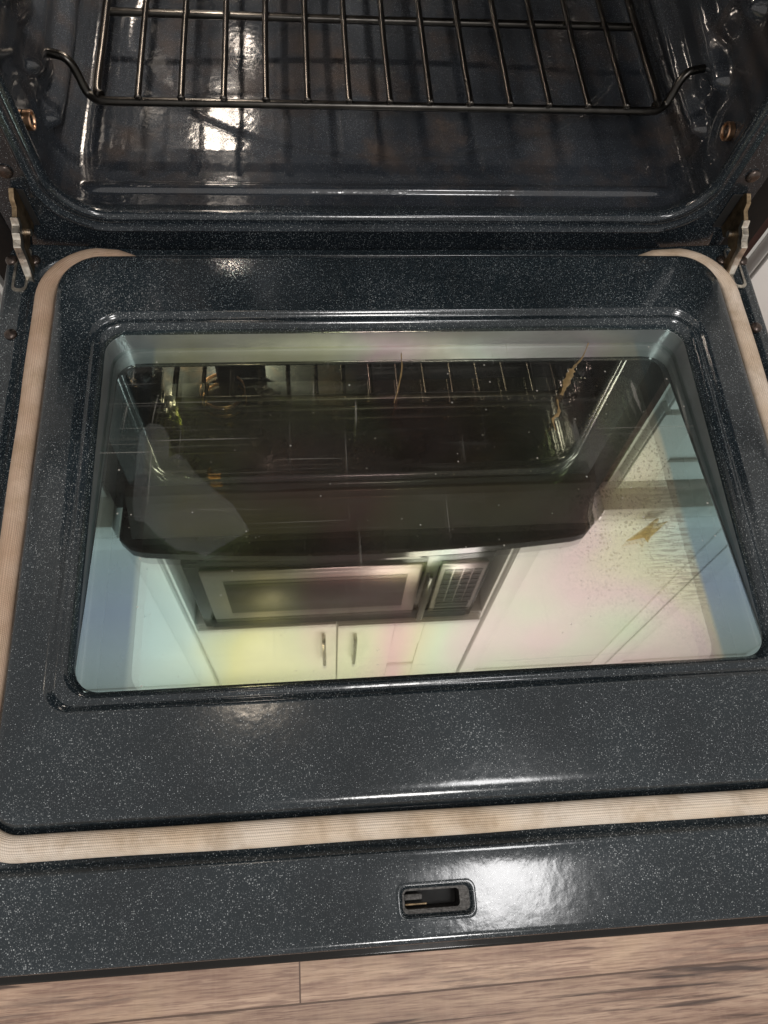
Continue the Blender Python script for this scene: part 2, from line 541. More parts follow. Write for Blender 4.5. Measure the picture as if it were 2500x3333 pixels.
def smooth_path(pts, sub=6):
    """Catmull-Rom through the points"""
    P = [Vector(p) for p in pts]
    P = [P[0] * 2 - P[1]] + P + [P[-1] * 2 - P[-2]]
    out = []
    for i in range(1, len(P) - 2):
        for k in range(sub):
            t = k / sub
            a, b, c, d = P[i - 1], P[i], P[i + 1], P[i + 2]
            out.append(0.5 * ((2 * b) + (c - a) * t + (2 * a - 5 * b + 4 * c - d) * t * t + (3 * b - a - 3 * c + d) * t ** 3))
    out.append(P[-2])
    return out


def dome(bm, c, r, h, axis=Vector((0, 0, 1)), n=20, rings=6):
    """screw head: low dome standing on a short rim"""
    q = Vector((0, 0, 1)).rotation_difference(axis)
    R = []
    prof = [(r, -0.001), (r, h * 0.25)] + [(r * math.cos(a), h * (0.25 + 0.75 * math.sin(a))) for a in [math.pi / 2 * k / rings for k in range(1, rings)]]
    for rr, z in prof:
        R.append([Vector(c) + q @ Vector((rr * math.cos(2 * math.pi * k / n), rr * math.sin(2 * math.pi * k / n), z)) for k in range(n)])
    v = loft(bm, R)
    bm.faces.new(v[-1])


def plate(bm, poly, x, t):
    """outline in (y, z), thickness t along x"""
    a = [bm.verts.new((x - t / 2, y, z)) for y, z in poly]
    b = [bm.verts.new((x + t / 2, y, z)) for y, z in poly]
    bm.faces.new(a)
    bm.faces.new(b[::-1])
    n = len(poly)
    for i in range(n):
        bm.faces.new((a[i], b[i], b[(i + 1) % n], a[(i + 1) % n]))


def sstep(a, b, x):
    t = min(1, max(0, (x - a) / (b - a)))
    return t * t * (3 - 2 * t)


# ------------------------------------------------------------------ setting: floor and wall
bm = bmesh.new()
f = bmesh.ops.create_grid(bm, x_segments=2, y_segments=2, size=2.2)
fl = link_mesh('floor', bm, M['floor'])
fl.location = (0, 0, -0.36)
fl['kind'] = 'structure'
wl = boxo('wall', (-2.2, 2.2, 0.86, 0.95, -0.36, 2.0), M['white_wall'])
wl['kind'] = 'structure'

# ------------------------------------------------------------------ the range
CX = -0.0075        # middle of the opening
rng = top('kitchen_range', (0, 0.26, -0.36), 'dark kitchen range with its oven door hanging open, speckled blue-black enamel inside', 'oven')
RL = Vector((0, 0.26, -0.36))


def part(name, bm, mat, parent=rng, **kw):
    o = link_mesh(name, bm, mat, None, **kw)
    o.parent = parent
    off = Vector((0, 0, 0))
    p = parent
    while p is not None:
        off += p.location
        p = p.parent
    o.location = -off
    return o


# ---- front frame: lofted rounded rectangles round the opening, in the x-z plane
def fr_ring(dl, dz0, dz1, r, y, n=14, side=10):
    return [(p[0], y, p[1]) for p in rrect(CX - 0.305 - dl, CX + 0.305 + dl, 0.0325 - dz0, 0.362 + dz1, r, n, side)]


bm = bmesh.new()
rings = [fr_ring(0.010, 0.006, 0.010, .050, 0.288), fr_ring(0.003, 0.001, 0.004, .046, 0.2790), fr_ring(0.000, -0.0015, 0.0, .044, 0.2735),
         fr_ring(0.0003, -0.0012, 0.001, .044, 0.2700), fr_ring(0.0020, 0.0003, 0.002, .045, 0.2674), fr_ring(0.0048, 0.0030, 0.005, .047, 0.2665),
         fr_ring(0.0072, 0.0060, 0.007, .048, 0.2685), fr_ring(0.0100, 0.0100, 0.010, .050, 0.2690), fr_ring(0.0130, 0.0140, 0.013, .053, 0.2672),
         fr_ring(0.0155, 0.0170, 0.015, .055, 0.2660), fr_ring(0.0175, 0.0195, 0.0175, .056, 0.2675), fr_ring(0.0195, 0.0225, 0.020, .058, 0.2735),
         fr_ring(0.0215, 0.0250, 0.022, .059, 0.2752), fr_ring(0.024, 0.028, 0.0235, .060, 0.2755)]
outer = [(p[0], 0.2757, p[1]) for p in rrect(-0.3700, 0.3500, -0.07, 0.395, 0.004, 14, 10)]
outer2 = [(p[0], 0.2777, p[1]) for p in rrect(-0.3715, 0.3515, -0.0715, 0.3965, 0.004, 14, 10)]
outer3 = [(p[0], 0.30, p[1]) for p in rrect(-0.3715, 0.3515, -0.0715, 0.3965, 0.004, 14, 10)]
loft(bm, rings + [outer, outer2, outer3])
part('front_frame', bm, M['frame_enamel'], sharp=50)

# ---- cavity liner: ring of the section swept along y, floor and walls pressed into shape
def cav_floor(x, y, z):
    d = 0.0
    # ridge pressed across the front of the floor
    ex = max(abs(x - (-0.006)) - 0.287, 0)
    dr = math.hypot(ex, y - 0.3085)
    d += 0.0042 * (1 - sstep(0.0022, 0.0078, dr))
    # large oval panel raised in the floor
    q = math.sqrt(((x + 0.002) / 0.268) ** 2 + ((y - 0.530) / 0.182) ** 2)
    sl = 0.11 * min(max(y - 0.317, 0.0), 0.036)
    d += sl * sstep(0.97, 1.0, q) + 0.0002 * (1 - sstep(0.980, 1.0, q)) + 0.0085 * max(0.0, 1 - q * q) - 0.0018 * math.exp(-((q - 0.99) / 0.013) ** 2)
    return d


GUIDES = []
for zz, yf in ((0.066, 0.338), (0.118, 0.345), (0.176, 0.352), (0.234, 0.345), (0.292, 0.345)):
    GUIDES.append((yf, zz))


def wall_press(y, z, sgn):
    """rack supports, grommet boss and soft beads pressed into the side walls"""
    d = 0.0
    for k, (yf, zz) in enumerate(GUIDES):
        # a long nose-ended bead running back along the wall
        ey = max(yf + 0.012 - y, 0)
        w = 0.0125 + 0.003 * math.sin(31 * y + k)
        rr = math.hypot(ey, (z - zz) - 0.004 * math.sin(26 * y + 1.7 * k)) / w
        d += 0.0125 * (1 - sstep(0.30, 1.35, rr))
        # stop bump rising towards the next tier
        rr = math.hypot((y - yf - 0.05) / 0.020, (z - zz - 0.026) / 0.017)
        d += 0.009 * (1 - sstep(0.2, 1.3, rr))
    # boss round the grommet
    rr = math.hypot((y - 0.313) / 0.028, (z - 0.098) / 0.036)
    d -= 0.0035 * (1 - sstep(0.75, 1.0, rr))
    return d


bm = bmesh.new()
ys = [0.286, 0.288] + [0.290 + 0.0016 * k for k in range(30)] + [0.339 + 0.0036 * k for k in range(100)]
ys = [y for y in ys if y < 0.69] + [0.695, 0.702, 0.708, 0.712]
sec = rrect(CX - 0.3155, CX + 0.3155, 0.0265, 0.374, 0.034, 16, 84)
rings = []
for y in ys:
    back = sstep(0.676, 0.714, y)
    ring = []
    for (x, z) in sec:
        nx, nz = x, z
        if z < 0.045 and abs(x - CX) < 0.30:
            w = 1 - sstep(0.275, 0.30, abs(x - CX))
            nz = z + cav_floor(x, y, z) * max(w, 0.0 if abs(x - CX) > 0.2985 else w)
        if abs(x - CX) > 0.312 and 0.05 < z < 0.35:
            s = 1 if x > CX else -1
            e = sstep(0.05, 0.062, z) * (1 - sstep(0.335, 0.35, z)) * sstep(0.292, 0.305, y)
            nx = x - s * wall_press(y, z, s) * e
        # rounded turn into the back wall
        nx = CX + (nx - CX) * (1 - 0.10 * back)
        nz = 0.20 + (nz - 0.20) * (1 - 0.14 * back)
        ring.append((nx, y, nz))
    rings.append(ring)
vr = loft(bm, rings)
cen = [(CX + (v.co.x - CX) * 0.5, 0.714, 0.2 + (v.co.z - 0.2) * 0.5) for v in vr[-1]]
b2 = [bm.verts.new(c) for c in cen]
n = len(b2)
for i in range(n):
    bm.faces.new((vr[-1][i], vr[-1][(i + 1) % n], b2[(i + 1) % n], b2[i]))
bm.faces.new(b2)
part('oven_cavity', bm, M['cavity_enamel'], sharp=60)

# grommets on the side walls, lamp lens in the ceiling, hook of the lid lock
for sx in (-1, 1):
    xw = CX + sx * 0.3145
    bm = bmesh.new()
    n = 28
    R = []
    for rr, dx in ((0.0082, -0.004), (0.0084, 0.0012), (0.0077, 0.0022), (0.0064, 0.0021), (0.0058, 0.0010), (0.0055, -0.002)):
        R.append([(xw - sx * dx, 0.3105 + rr * math.cos(2 * math.pi * k / n), 0.097 + rr * math.sin(2 * math.pi * k / n)) for k in range(n)])
    loft(bm, R)
    g = part('grommet', bm, M['copper_ring'])
    bm = bmesh.new()
    dome(bm, (xw - sx * -0.0012, 0.3105, 0.097), 0.0053, 0.0030, Vector((-sx, 0, 0)))
    part('screw', bm, M['screw'], g)
bm = bmesh.new()
n = 40
R = []
for rr, z in ((0.0365, 0.376), (0.0365, 0.3675), (0.0358, 0.3668), (0.0350, 0.3675), (0.0348, 0.3735)):
    R.append([(-0.235 + rr * math.cos(2 * math.pi * k / n), 0.44 + rr * math.sin(2 * math.pi * k / n), z) for k in range(n)])
v = loft(bm, R)
lc = part('lamp_cover', bm, M['copper_ring'])
bm = bmesh.new()
bm.faces.new([bm.verts.new((-0.235 + 0.0349 * math.cos(2 * math.pi * k / n), 0.44 + 0.0349 * math.sin(2 * math.pi * k / n), 0.3728)) for k in range(n)])
part('lens', bm, M['dark_glass'], lc)
bm = bmesh.new()
box(bm, -0.245, -0.165, 0.4675, 0.4690, 0.2975, 0.3735, bev=0.0006)
part('added_lamp_shield', bm, M['frame_enamel'])  # added plate that keeps the oven lamp's glare off the door
bm = bmesh.new()
tube(bm, smooth_path([(-0.245, 0.275, 0.352), (-0.245, 0.262, 0.350), (-0.240, 0.258, 0.347), (-0.228, 0.258, 0.346)], 5), 0.004, 10)
part('latch_hook', bm, M['brass'])

# frame screws and hinge slots on the frame face
for x, z in ((-0.3475, 0.075), (0.3345, 0.078)):
    bm = bmesh.new()
    dome(bm, (x, 0.2757, z), 0.0068, 0.0042, Vector((0, -1, 0)))
    part('frame_screw', bm, M['screw'])
for x in (-0.3450, 0.3325):
    bm = bmesh.new()
    ring = [(p[0], 0.2745, p[1]) for p in rrect(x - 0.0058, x + 0.0058, 0.014, 0.057, 0.002, 4)]
    rin = [(p[0], 0.2742, p[1]) for p in rrect(x - 0.0044, x + 0.0044, 0.0155, 0.0555, 0.002, 4)]
    rbk = [(p[0], 0.2754, p[1]) for p in rrect(x - 0.0044, x + 0.0044, 0.0155, 0.0555, 0.002, 4)]
    v = loft(bm, [ring, rin, rbk])
    bm.faces.new(v[-1])
    part('hinge_slot', bm, M['slot_dark'])

# body above and beside the opening
boxo_dims = [('body_shell', (-0.374, 0.368, 0.302, 0.84, -0.34, 0.0195), M['black_paint']),
             ]
for nm, d, m in (('side_panel', (-0.3745, -0.3722, 0.3, 0.84, -0.34, 0.47), 'black_paint'),
                 ('side_panel', (0.3522, 0.3545, 0.3, 0.84, -0.34, 0.47), 'black_paint'),
                 ('side_trim', (0.3552, 0.3885, 0.284, 0.84, -0.34, 0.47), 'black_paint'),
                 ('side_trim', (-0.4100, -0.3752, 0.284, 0.84, -0.34, 0.47), 'black_paint'),
                 ('lower_drawer', (-0.372, 0.364, 0.262, 0.30, -0.30, -0.078), 'black_paint'),
                 ('toe_panel', (-0.36, 0.35, 0.30, 0.32, -0.36, -0.302), 'black_paint'),
                 ('back_panel', (-0.374, 0.354, 0.842, 0.85, -0.34, 0.47), 'black_paint')):
    bm = bmesh.new()
    box(bm, *d, bev=0.001)
    part(nm, bm, M[m])
bm = bmesh.new()
# control panel: leans out over the door opening
prof = [(0.2755, 0.3985), (0.262, 0.402), (0.222, 0.462), (0.226, 0.470), (0.30, 0.470), (0.30, 0.3985)]
plate(bm, prof, 0.0, 0.740)
for v in bm.verts:
    v.co.x += -0.0085
part('control_panel', bm, M['brown_panel'], smooth=False)
# cooktop, its front edge bowing outwards
bm = bmesh.new()
nx = 40
low, upv = [], []
for k in range(nx + 1):
    t = -1 + 2 * k / nx
    x = -0.0135 + t * 0.388
    y = 0.208 - 0.022 * (1 - t * t) + 0.02 * max(0, abs(t) - 0.94) / 0.06
    low.append((x, y))
for zz in ((0.4725, 0.004), (0.476, 0.0), (0.494, 0.0), (0.498, 0.004)):
    upv.append([bm.verts.new((x, y + zz[1], zz[0])) for x, y in low] + [bm.verts.new((low[-1][0], 0.842, zz[0])), bm.verts.new((low[0][0], 0.842, zz[0]))])
for a, b in zip(upv, upv[1:]):
    n = len(a)
    for i in range(n):
        bm.faces.new((a[i], a[(i + 1) % n], b[(i + 1) % n], b[i]))
bm.faces.new(upv[0][::-1])
bm.faces.new(upv[-1])
part('cooktop', bm, M['black_glass'])

# ------------------------------------------------------------------ the door (horizontal, hinged at the frame)
def dr(x0, x1, y0, y1, r, z):
    pts = rrect(x0, x1, y0, y1, r, 12, 12, rb=r * 0.6 if r > 0.026 else r)
    out = []
    for x, y in pts:
        if y > 0.25:
            y += 0.0065 * sstep(0.285, 0.310, abs(x + 0.004)) * sstep(0.25, 0.258, y)
        out.append((x, y, z))
    return out


def ow(o, z):      # window ring, o outward
    return dr(-0.275 - o, 0.275 + o, -0.161 - o, 0.161 + o, 0.020 + o * 0.8, z)


X0, X1, Y0, Y1 = -0.3725, 0.3640, -0.3425, 0.2600
bm = bmesh.new()
R = [dr(X0, X1, Y0, Y1, 0.012, -0.026), dr(X0, X1, Y0, Y1, 0.012, -0.004),
     dr(X0 + .0006, X1 - .0006, Y0 + .0006, Y1 - .0006, 0.012, -0.0018), dr(X0 + .002, X1 - .002, Y0 + .002, Y1 - .002, 0.012, -0.0004),
     dr(X0 + .0045, X1 - .0045, Y0 + .0045, Y1 - .003, 0.012, 0.0),
     dr(X0 + .006, X1 - .006, Y0 + .006, Y1 - .0045, 0.012, 0.0),
     dr(-0.3545, 0.3545, -0.2875, 0.2525, 0.052, 0.0), dr(-0.3530, 0.3530, -0.2855, 0.2512, 0.051, 0.0004),
     dr(-0.3515, 0.3515, -0.2835, 0.2498, 0.050, -0.0002), dr(-0.3480, 0.3485, -0.2795, 0.2480, 0.048, -0.0048),
     dr(-0.3460, 0.3465, -0.2775, 0.2470, 0.047, -0.0056),
     dr(-0.3245, 0.3265, -0.2565, 0.2462, 0.040, -0.0056), dr(-0.3232, 0.3252, -0.2552, 0.2455, 0.039, -0.0050),
     dr(-0.3222, 0.3242, -0.2542, 0.2447, 0.039, 0.0020), dr(-0.3208, 0.3228, -0.2527, 0.2436, 0.038, 0.0062),
     dr(-0.3178, 0.3198, -0.2497, 0.2418, 0.036, 0.0088), dr(-0.3130, 0.3150, -0.2455, 0.2395, 0.033, 0.0100),
     dr(-0.3085, 0.3105, -0.2410, 0.2370, 0.030, 0.0103), dr(-0.3060, 0.3080, -0.2390, 0.2350, 0.029, 0.0103),
     ow(0.0175, 0.0103), ow(0.0160, 0.0103), ow(0.0145, 0.0097), ow(0.0130, 0.0080), ow(0.0116, 0.0064), ow(0.0102, 0.0058), ow(0.0086, 0.0061),
     ow(0.0074, 0.0068), ow(0.0062, 0.0070), ow(0.0048, 0.0064), ow(0.0030, 0.0044), ow(0.0014, 0.0014), ow(0.0004, -0.0008), ow(0.0, -0.0020), ow(0.0, -0.0036)]
loft(bm, R)
door = part('oven_door', bm, M['door_enamel'], sharp=60)
# cut the latch opening through the flange
SX0, SX1, SY0, SY1 = -0.0400, 0.0105, -0.3258, -0.3068


def dpart(name, bm, mat, **kw):
    return part(name, bm, mat, door, **kw)


# split the flange under the latch opening: bisect the flange faces on a small grid and delete the ones inside
me = door.data
bm = bmesh.new()
bm.from_mesh(me)
for co, no in (((SX0 - .006, 0, 0), (1, 0, 0)), ((SX1 + .006, 0, 0), (1, 0, 0)), ((0, SY0 - .0055, 0), (0, 1, 0)), ((0, SY1 + .0055, 0), (0, 1, 0))):
    gf = [f for f in bm.faces if f.calc_center_median().y < -0.29 and abs(f.calc_center_median().z) < 0.0002 and f.normal.z > .9 and abs(f.calc_center_median().x) < .36]
    g = set(gf)
    for f in gf:
        g.update(f.edges)
        g.update(f.verts)
    bmesh.ops.bisect_plane(bm, geom=list(g), plane_co=co, plane_no=no, dist=1e-6)
kill = []
for f in bm.faces:
    c = f.calc_center_median()
    if SX0 - .006 < c.x < SX1 + .006 and SY0 - .0055 < c.y < SY1 + .0055 and c.z > -0.0005:
        kill.append(f)
bmesh.ops.delete(bm, geom=kill, context='FACES')
bm.to_mesh(me)
bm.free()

# latch opening: pressed surround with a dark slot and a sliver of the mechanism
bm = bmesh.new()


def sr(o, r, z):
    return [(p[0], p[1], z) for p in rrect(SX0 - o, SX1 + o, SY0 - o, SY1 + o, r, 8, 3)]


sq = [(p[0], p[1], 0.0) for p in rrect(SX0 - .006, SX1 + .006, SY0 - .0055, SY1 + .0055, 0.00002, 8, 3)]
loft(bm, [sq, sr(0.0030, 0.0062, 0.0), sr(0.0022, 0.0060, 0.0), sr(0.0010, 0.0056, 0.0004), sr(0.0002, 0.0052, 0.0), sr(-0.0008, 0.0048, -0.0020), sr(-0.0014, 0.0044, -0.0032), sr(-0.0018, 0.004, -0.0034)])
lo = dpart('latch_surround', bm, M['door_enamel'], sharp=70)
bm = bmesh.new()
# lip plate under the surround with the oblong slot, slot walls going down
a = [(p[0], p[1], -0.0033) for p in rrect(SX0 + .0015, SX1 - .0015, SY0 + .0015, SY1 - .0015, 0.004, 6, 2)]
b = [(p[0], p[1], -0.0035) for p in rrect(SX0 + .0030, SX1 - .0085, SY0 + .0045, SY1 - .0030, 0.0025, 6, 2)]
c = [(p[0], p[1], -0.0050) for p in rrect(SX0 + .0032, SX1 - .0087, SY0 + .0047, SY1 - .0032, 0.0025, 6, 2)]
d = [(p[0], p[1], -0.0240) for p in rrect(SX0 + .0032, SX1 - .0087, SY0 + .0047, SY1 - .0032, 0.0025, 6, 2)]
v = loft(bm, [a, b, c, d])
bm.faces.new(v[-1])
dpart('latch_slot', bm, M['slot_metal'])
boxd = lambda name, dims, mat, bev=0.0: (lambda b_: (box(b_, *dims, bev=bev), dpart(name, b_, mat))[1])(bmesh.new())
boxd('slot_liner', (SX0 + .0034, SX1 - .0089, SY0 + .0049, SY1 - .0034, -0.0235, -0.0210), M['slot_dark'])
boxd('latch_bar', (SX0 + .0034, SX0 + .0165, SY0 + .0095, SY0 + .0135, -0.014, -0.0095), M['slot_metal'], 0.0006)
boxd('latch_spring', (SX0 + .0034, SX0 + .0195, SY0 + .0060, SY0 + .0074, -0.0120, -0.0100), M['rust_steel'], 0.0004)

# outer skin of the door (black glass front, seen edge-on at the bottom) and its black core
bm = bmesh.new()
box(bm, -0.3750, 0.3670, -0.3540, 0.2560, -0.0480, -0.0405, bev=0.0022, seg=3)
dpart('outer_panel', bm, M['black_glass'])
bm = bmesh.new()
# rim linking liner and front glass, open in the middle
loft(bm, [dr(X0 - .0005, X1 + .0005, Y0 - .0008, Y1 - .004, 0.012, -0.0262), dr(X0 - .001, X1 + .001, Y0 - .0025, Y1 - .004, 0.012, -0.030),
          dr(X0 - .001, X1 + .001, Y0 - .0030, Y1 - .004, 0.012, -0.0404)])
dpart('door_rim', bm, M['black_paint'])

# ---- glazing, leaning a little inside the door
TG = math.radians(4.0)
GN = Vector((0, math.sin(TG), math.cos(TG)))
GP = Vector((0, -0.161, -0.0024))


def gpt(x, y, off=0.0):
    z = GP.z - (y - GP.y) * math.tan(TG)
    return Vector((x, y, z)) + GN * off


def pane(name, x0, x1, y0, y1, r, off, mat, thick=0.0):
    bm_ = bmesh.new()
    top_ = [bm_.verts.new(gpt(p[0], p[1], off)) for p in rrect(x0, x1, y0, y1, r, 8, 0)]
    bm_.faces.new(top_)
    return dpart(name, bm_, mat, smooth=False)


M['drip'] = simple('dried_drip', (0.20, 0.135, 0.06), 0.35, 0, 0.5, 0.35, 200)
for pts, ws in (([(-0.0018, 0.1516), (-0.0027, 0.1332), (-0.0074, 0.1126), (-0.0132, 0.0936)], [0.0006, 0.001, 0.0007, 0.0004]), ([(0.1891, 0.1624), (0.1786, 0.1434), (0.1687, 0.1328), (0.1632, 0.1249), (0.1559, 0.1119), (0.1492, 0.0991)], [0.0006, 0.0012, 0.0016, 0.0042, 0.0046, 0.0022]), ([(0.1439, 0.0941), (0.1427, 0.0789), (0.1357, 0.0716), (0.136, 0.0592)], [0.001, 0.0022, 0.0016, 0.0007])):
    bm = bmesh.new()
    cl = smooth_path([gpt(x, y, 0.0006) for x, y in pts], 6)
    wl_ = [0.72 * ws[min(len(ws) - 1, int(i * len(ws) / len(cl)))] * (1 + 0.25 * math.sin(i * 1.7)) for i in range(len(cl))]
    tube(bm, cl, wl_, 8)
    for v in bm.verts:
        q = (v.co - GP).dot(GN)
        v.co -= GN * (q - 0.0003 - (q - 0.0006) * 0.25)
    dpart('dried_drip', bm, M['drip'])
pane('window_pane', -0.2752, 0.2752, -0.1612, 0.1612, 0.0202, 0.0, M['pane_top'])
# added translucent sheet standing in for a lit patch on the inner glass
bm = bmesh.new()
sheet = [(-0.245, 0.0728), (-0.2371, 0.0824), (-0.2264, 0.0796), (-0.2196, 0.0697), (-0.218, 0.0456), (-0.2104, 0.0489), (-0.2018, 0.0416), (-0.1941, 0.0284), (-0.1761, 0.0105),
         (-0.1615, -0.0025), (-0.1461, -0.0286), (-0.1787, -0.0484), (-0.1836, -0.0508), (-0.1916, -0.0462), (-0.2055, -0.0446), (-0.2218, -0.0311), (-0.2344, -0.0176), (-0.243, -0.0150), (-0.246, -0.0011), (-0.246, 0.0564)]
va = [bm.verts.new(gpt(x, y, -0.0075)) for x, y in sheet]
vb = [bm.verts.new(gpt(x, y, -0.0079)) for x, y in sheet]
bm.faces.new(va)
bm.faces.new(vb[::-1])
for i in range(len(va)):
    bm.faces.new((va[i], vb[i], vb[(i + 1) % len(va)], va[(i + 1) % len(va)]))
dpart('lit_patch_sheet', bm, M['pale_layer'], smooth=False)
pane('inner_pane', -0.236, 0.236, -0.1640, 0.1290, 0.020, -0.012, M['pane_low'])
bm = bmesh.new()
rr_ = [[(p[0], p[1], z) for p in rrect(-0.2752 - o, 0.2752 + o, -0.1612 - o, 0.1612 + o, 0.020, 10, 6)] for o, z in ((0.0012, -0.0037), (0.0002, -0.0037), (-0.0001, -0.0042), (-0.0001, -0.0400))]
loft(bm, rr_)
dpart('glass_trim', bm, M['spacer'])
bm = bmesh.new()
rr_ = []
for o, off in ((-0.0012, -0.030), (-0.0012, -0.0035), (-0.0040, -0.0030), (-0.0052, -0.0036), (-0.0064, -0.0060), (-0.0076, -0.0090), (-0.0082, -0.030)):
    rr_.append([gpt(p[0], p[1], off) for p in rrect(-0.2750 - o, 0.2750 + o, -0.1790 - o, 0.1645 + o, 0.024 + o * 0.3, 10, 6)])
loft(bm, rr_)
dpart('spacer_frame', bm, M['spacer'])

# ---- gasket
def corner(cx, cy, r, a0, a1, n=12):
    return [(cx + r * math.cos(math.radians(a0 + (a1 - a0) * k / n)), cy + r * math.sin(math.radians(a0 + (a1 - a0) * k / n))) for k in range(n + 1)]


GX0, GX1, GY0, GY1 = -0.3318, 0.3342, -0.2668, 0.2480
rr0 = 0.048
path = [(-0.238, 0.2385, -0.009), (-0.247, 0.2405, -0.004), (-0.257, 0.2430, -0.001), (-0.270, 0.2460, 0.001)]
path += [(x, y, 0.0015) for x, y in corner(GX0 + rr0, GY1 - rr0, rr0, 97, 180)]
for k in range(1, 30):
    path.append((GX0 + 0.0002 * math.sin(k * 0.9), GY1 - rr0 + (GY0 + 0.029 - GY1 + rr0) * k / 30, 0.0015))
rb0 = 0.033
path += [(x, y, 0.0015) for x, y in corner(GX0 + rb0, GY0 + rb0, rb0, 180, 270)]
for k in range(1, 30):
    path.append((GX0 + rb0 + (GX1 - GX0 - 2 * rb0) * k / 30, GY0 + 0.0002 * math.sin(k * 0.7), 0.0015))
path += [(x, y, 0.0015) for x, y in corner(GX1 - rb0, GY0 + rb0, rb0, 270, 360)]
for k in range(1, 30):
    path.append((GX1 + 0.0002 * math.sin(k * 0.8), GY0 + rb0 + (GY1 - rr0 - GY0 - rb0) * k / 30, 0.0015))
path += [(x, y, 0.0015) for x, y in corner(GX1 - rr0, GY1 - rr0, rr0, 0, 83)]
path += [(0.264, 0.2460, 0.001), (0.250, 0.2425, -0.001), (0.240, 0.2400, -0.004), (0.229, 0.2385, -0.009)]
path = [Vector(p) for p in path]
bm = bmesh.new()
uvl = bm.loops.layers.uv.new('UVMap')
n = 28
A, B = 0.0088, 0.0052
per = 2 * math.pi * math.sqrt((A * A + B * B) / 2)
rings, us, acc = [], [], 0.0
for i, p in enumerate(path):
    t = (path[min(i + 1, len(path) - 1)] - path[max(i - 1, 0)]).normalized()
    s = t.cross(Vector((0, 0, 1))).normalized()
    if i:
        acc += (p - path[i - 1]).length
    us.append(acc)
    endf = min(1, (i + 1) / 4, (len(path) - i) / 4)
    w = A * (0.55 + 0.45 * endf) * (1 + 0.02 * math.sin(acc * 17) + 0.012 * math.sin(acc * 43))
    h = B * (0.55 + 0.45 * endf)
    rings.append([bm.verts.new(p + s * w * math.copysign(abs(math.cos(a)) ** 0.85, math.cos(a)) + Vector((0, 0, h * math.copysign(abs(math.sin(a)) ** 0.85, math.sin(a)))))
                  for a in [2 * math.pi * k / n for k in range(n)]])
for i in range(len(rings) - 1):
    for k in range(n):
        j = (k + 1) % n
        fc = bm.faces.new((rings[i][k], rings[i][j], rings[i + 1][j], rings[i + 1][k]))
        for lp, (uu, vv) in zip(fc.loops, ((us[i], k), (us[i], k + 1), (us[i + 1], k + 1), (us[i + 1], k))):
            lp[uvl].uv = (uu, vv / n * per)
dpart('gasket', bm, M['gasket'], sharp=80)

# ---- door screws
for k, (x, y) in enumerate(((-0.3670, 0.2445), (-0.3465, 0.2440), (-0.3575, 0.1600), (0.3365, 0.2430), (0.3585, 0.2425), (0.3510, 0.1590))):
    bm = bmesh.new()
    dome(bm, (x, y, 0.0), 0.0056, 0.0042)
    dpart('screw', bm, M['screw'])

# ---- hinges: link arm rising from a slot in the door into the frame
for sx, hx in ((-1, -0.3565), (1, 0.3480)):
    bm = bmesh.new()
    pts = rrect(hx - 0.0070, hx + 0.0070, 0.2075, 0.2585, 0.006, 6)
    ins = rrect(hx - 0.0048, hx + 0.0048, 0.2110, 0.2580, 0.004, 6)
    v = loft(bm, [[(x, y, 0.0002) for x, y in pts], [(x, y, 0.0013) for x, y in pts], [(x, y, 0.0013) for x, y in ins], [(x, y, -0.010) for x, y in ins]])
    bm.faces.new(v[-1])
    hg = dpart('hinge', bm, M['zinc'])
    hg['label'] = 'worn zinc hinge socket with link arm'
    ax = hx - sx * 0.0090
    bm = bmesh.new()
    arm = [(.222, -.008), (.2245, .004), (.2275, .012), (.2300, .020), (.2320, .032), (.2385, .034), (.2405, .0385), (.2490, .0400), (.2520, .0470), (.2600, .0500),
           (.2630, .0570), (.2710, .0610), (.2745, .0580), (.2745, .0140), (.2630, .0120), (.2570, .0180), (.2500, .0150), (.2420, .0170), (.2400, .0060), (.2450, .0020), (.2440, -.008)]
    plate(bm, arm, ax, 0.0042)
    dpart('hinge_arm', bm, M['rust_steel'], smooth=False)
    bm = bmesh.new()
    arm2 = [(.2195, -.008), (.2215, .0045), (.2255, .0130), (.2280, .0210), (.2298, .0334), (.2372, .0355), (.2392, .0400), (.2478, .0415), (.2500, .0480),
            (.2540, .0450), (.2515, .0370), (.2430, .0352), (.2405, .0300), (.2345, .0285), (.2335, .0190), (.2300, .0100), (.2275, .0020), (.2265, -.008)]
    plate(bm, arm2, ax - sx * -0.0004, 0.0066)
    bmesh.ops.bevel(bm, geom=bm.edges[:], offset=0.0006, segments=1, affect='EDGES')
    dpart('hinge_link', bm, M['zinc'], smooth=False)
    bm = bmesh.new()
    tube(bm, [(ax - 0.0055, 0.2560, 0.0240), (ax + 0.0055, 0.2560, 0.0240)], 0.0032, 12)
    dpart('hinge_pin', bm, M['zinc'])

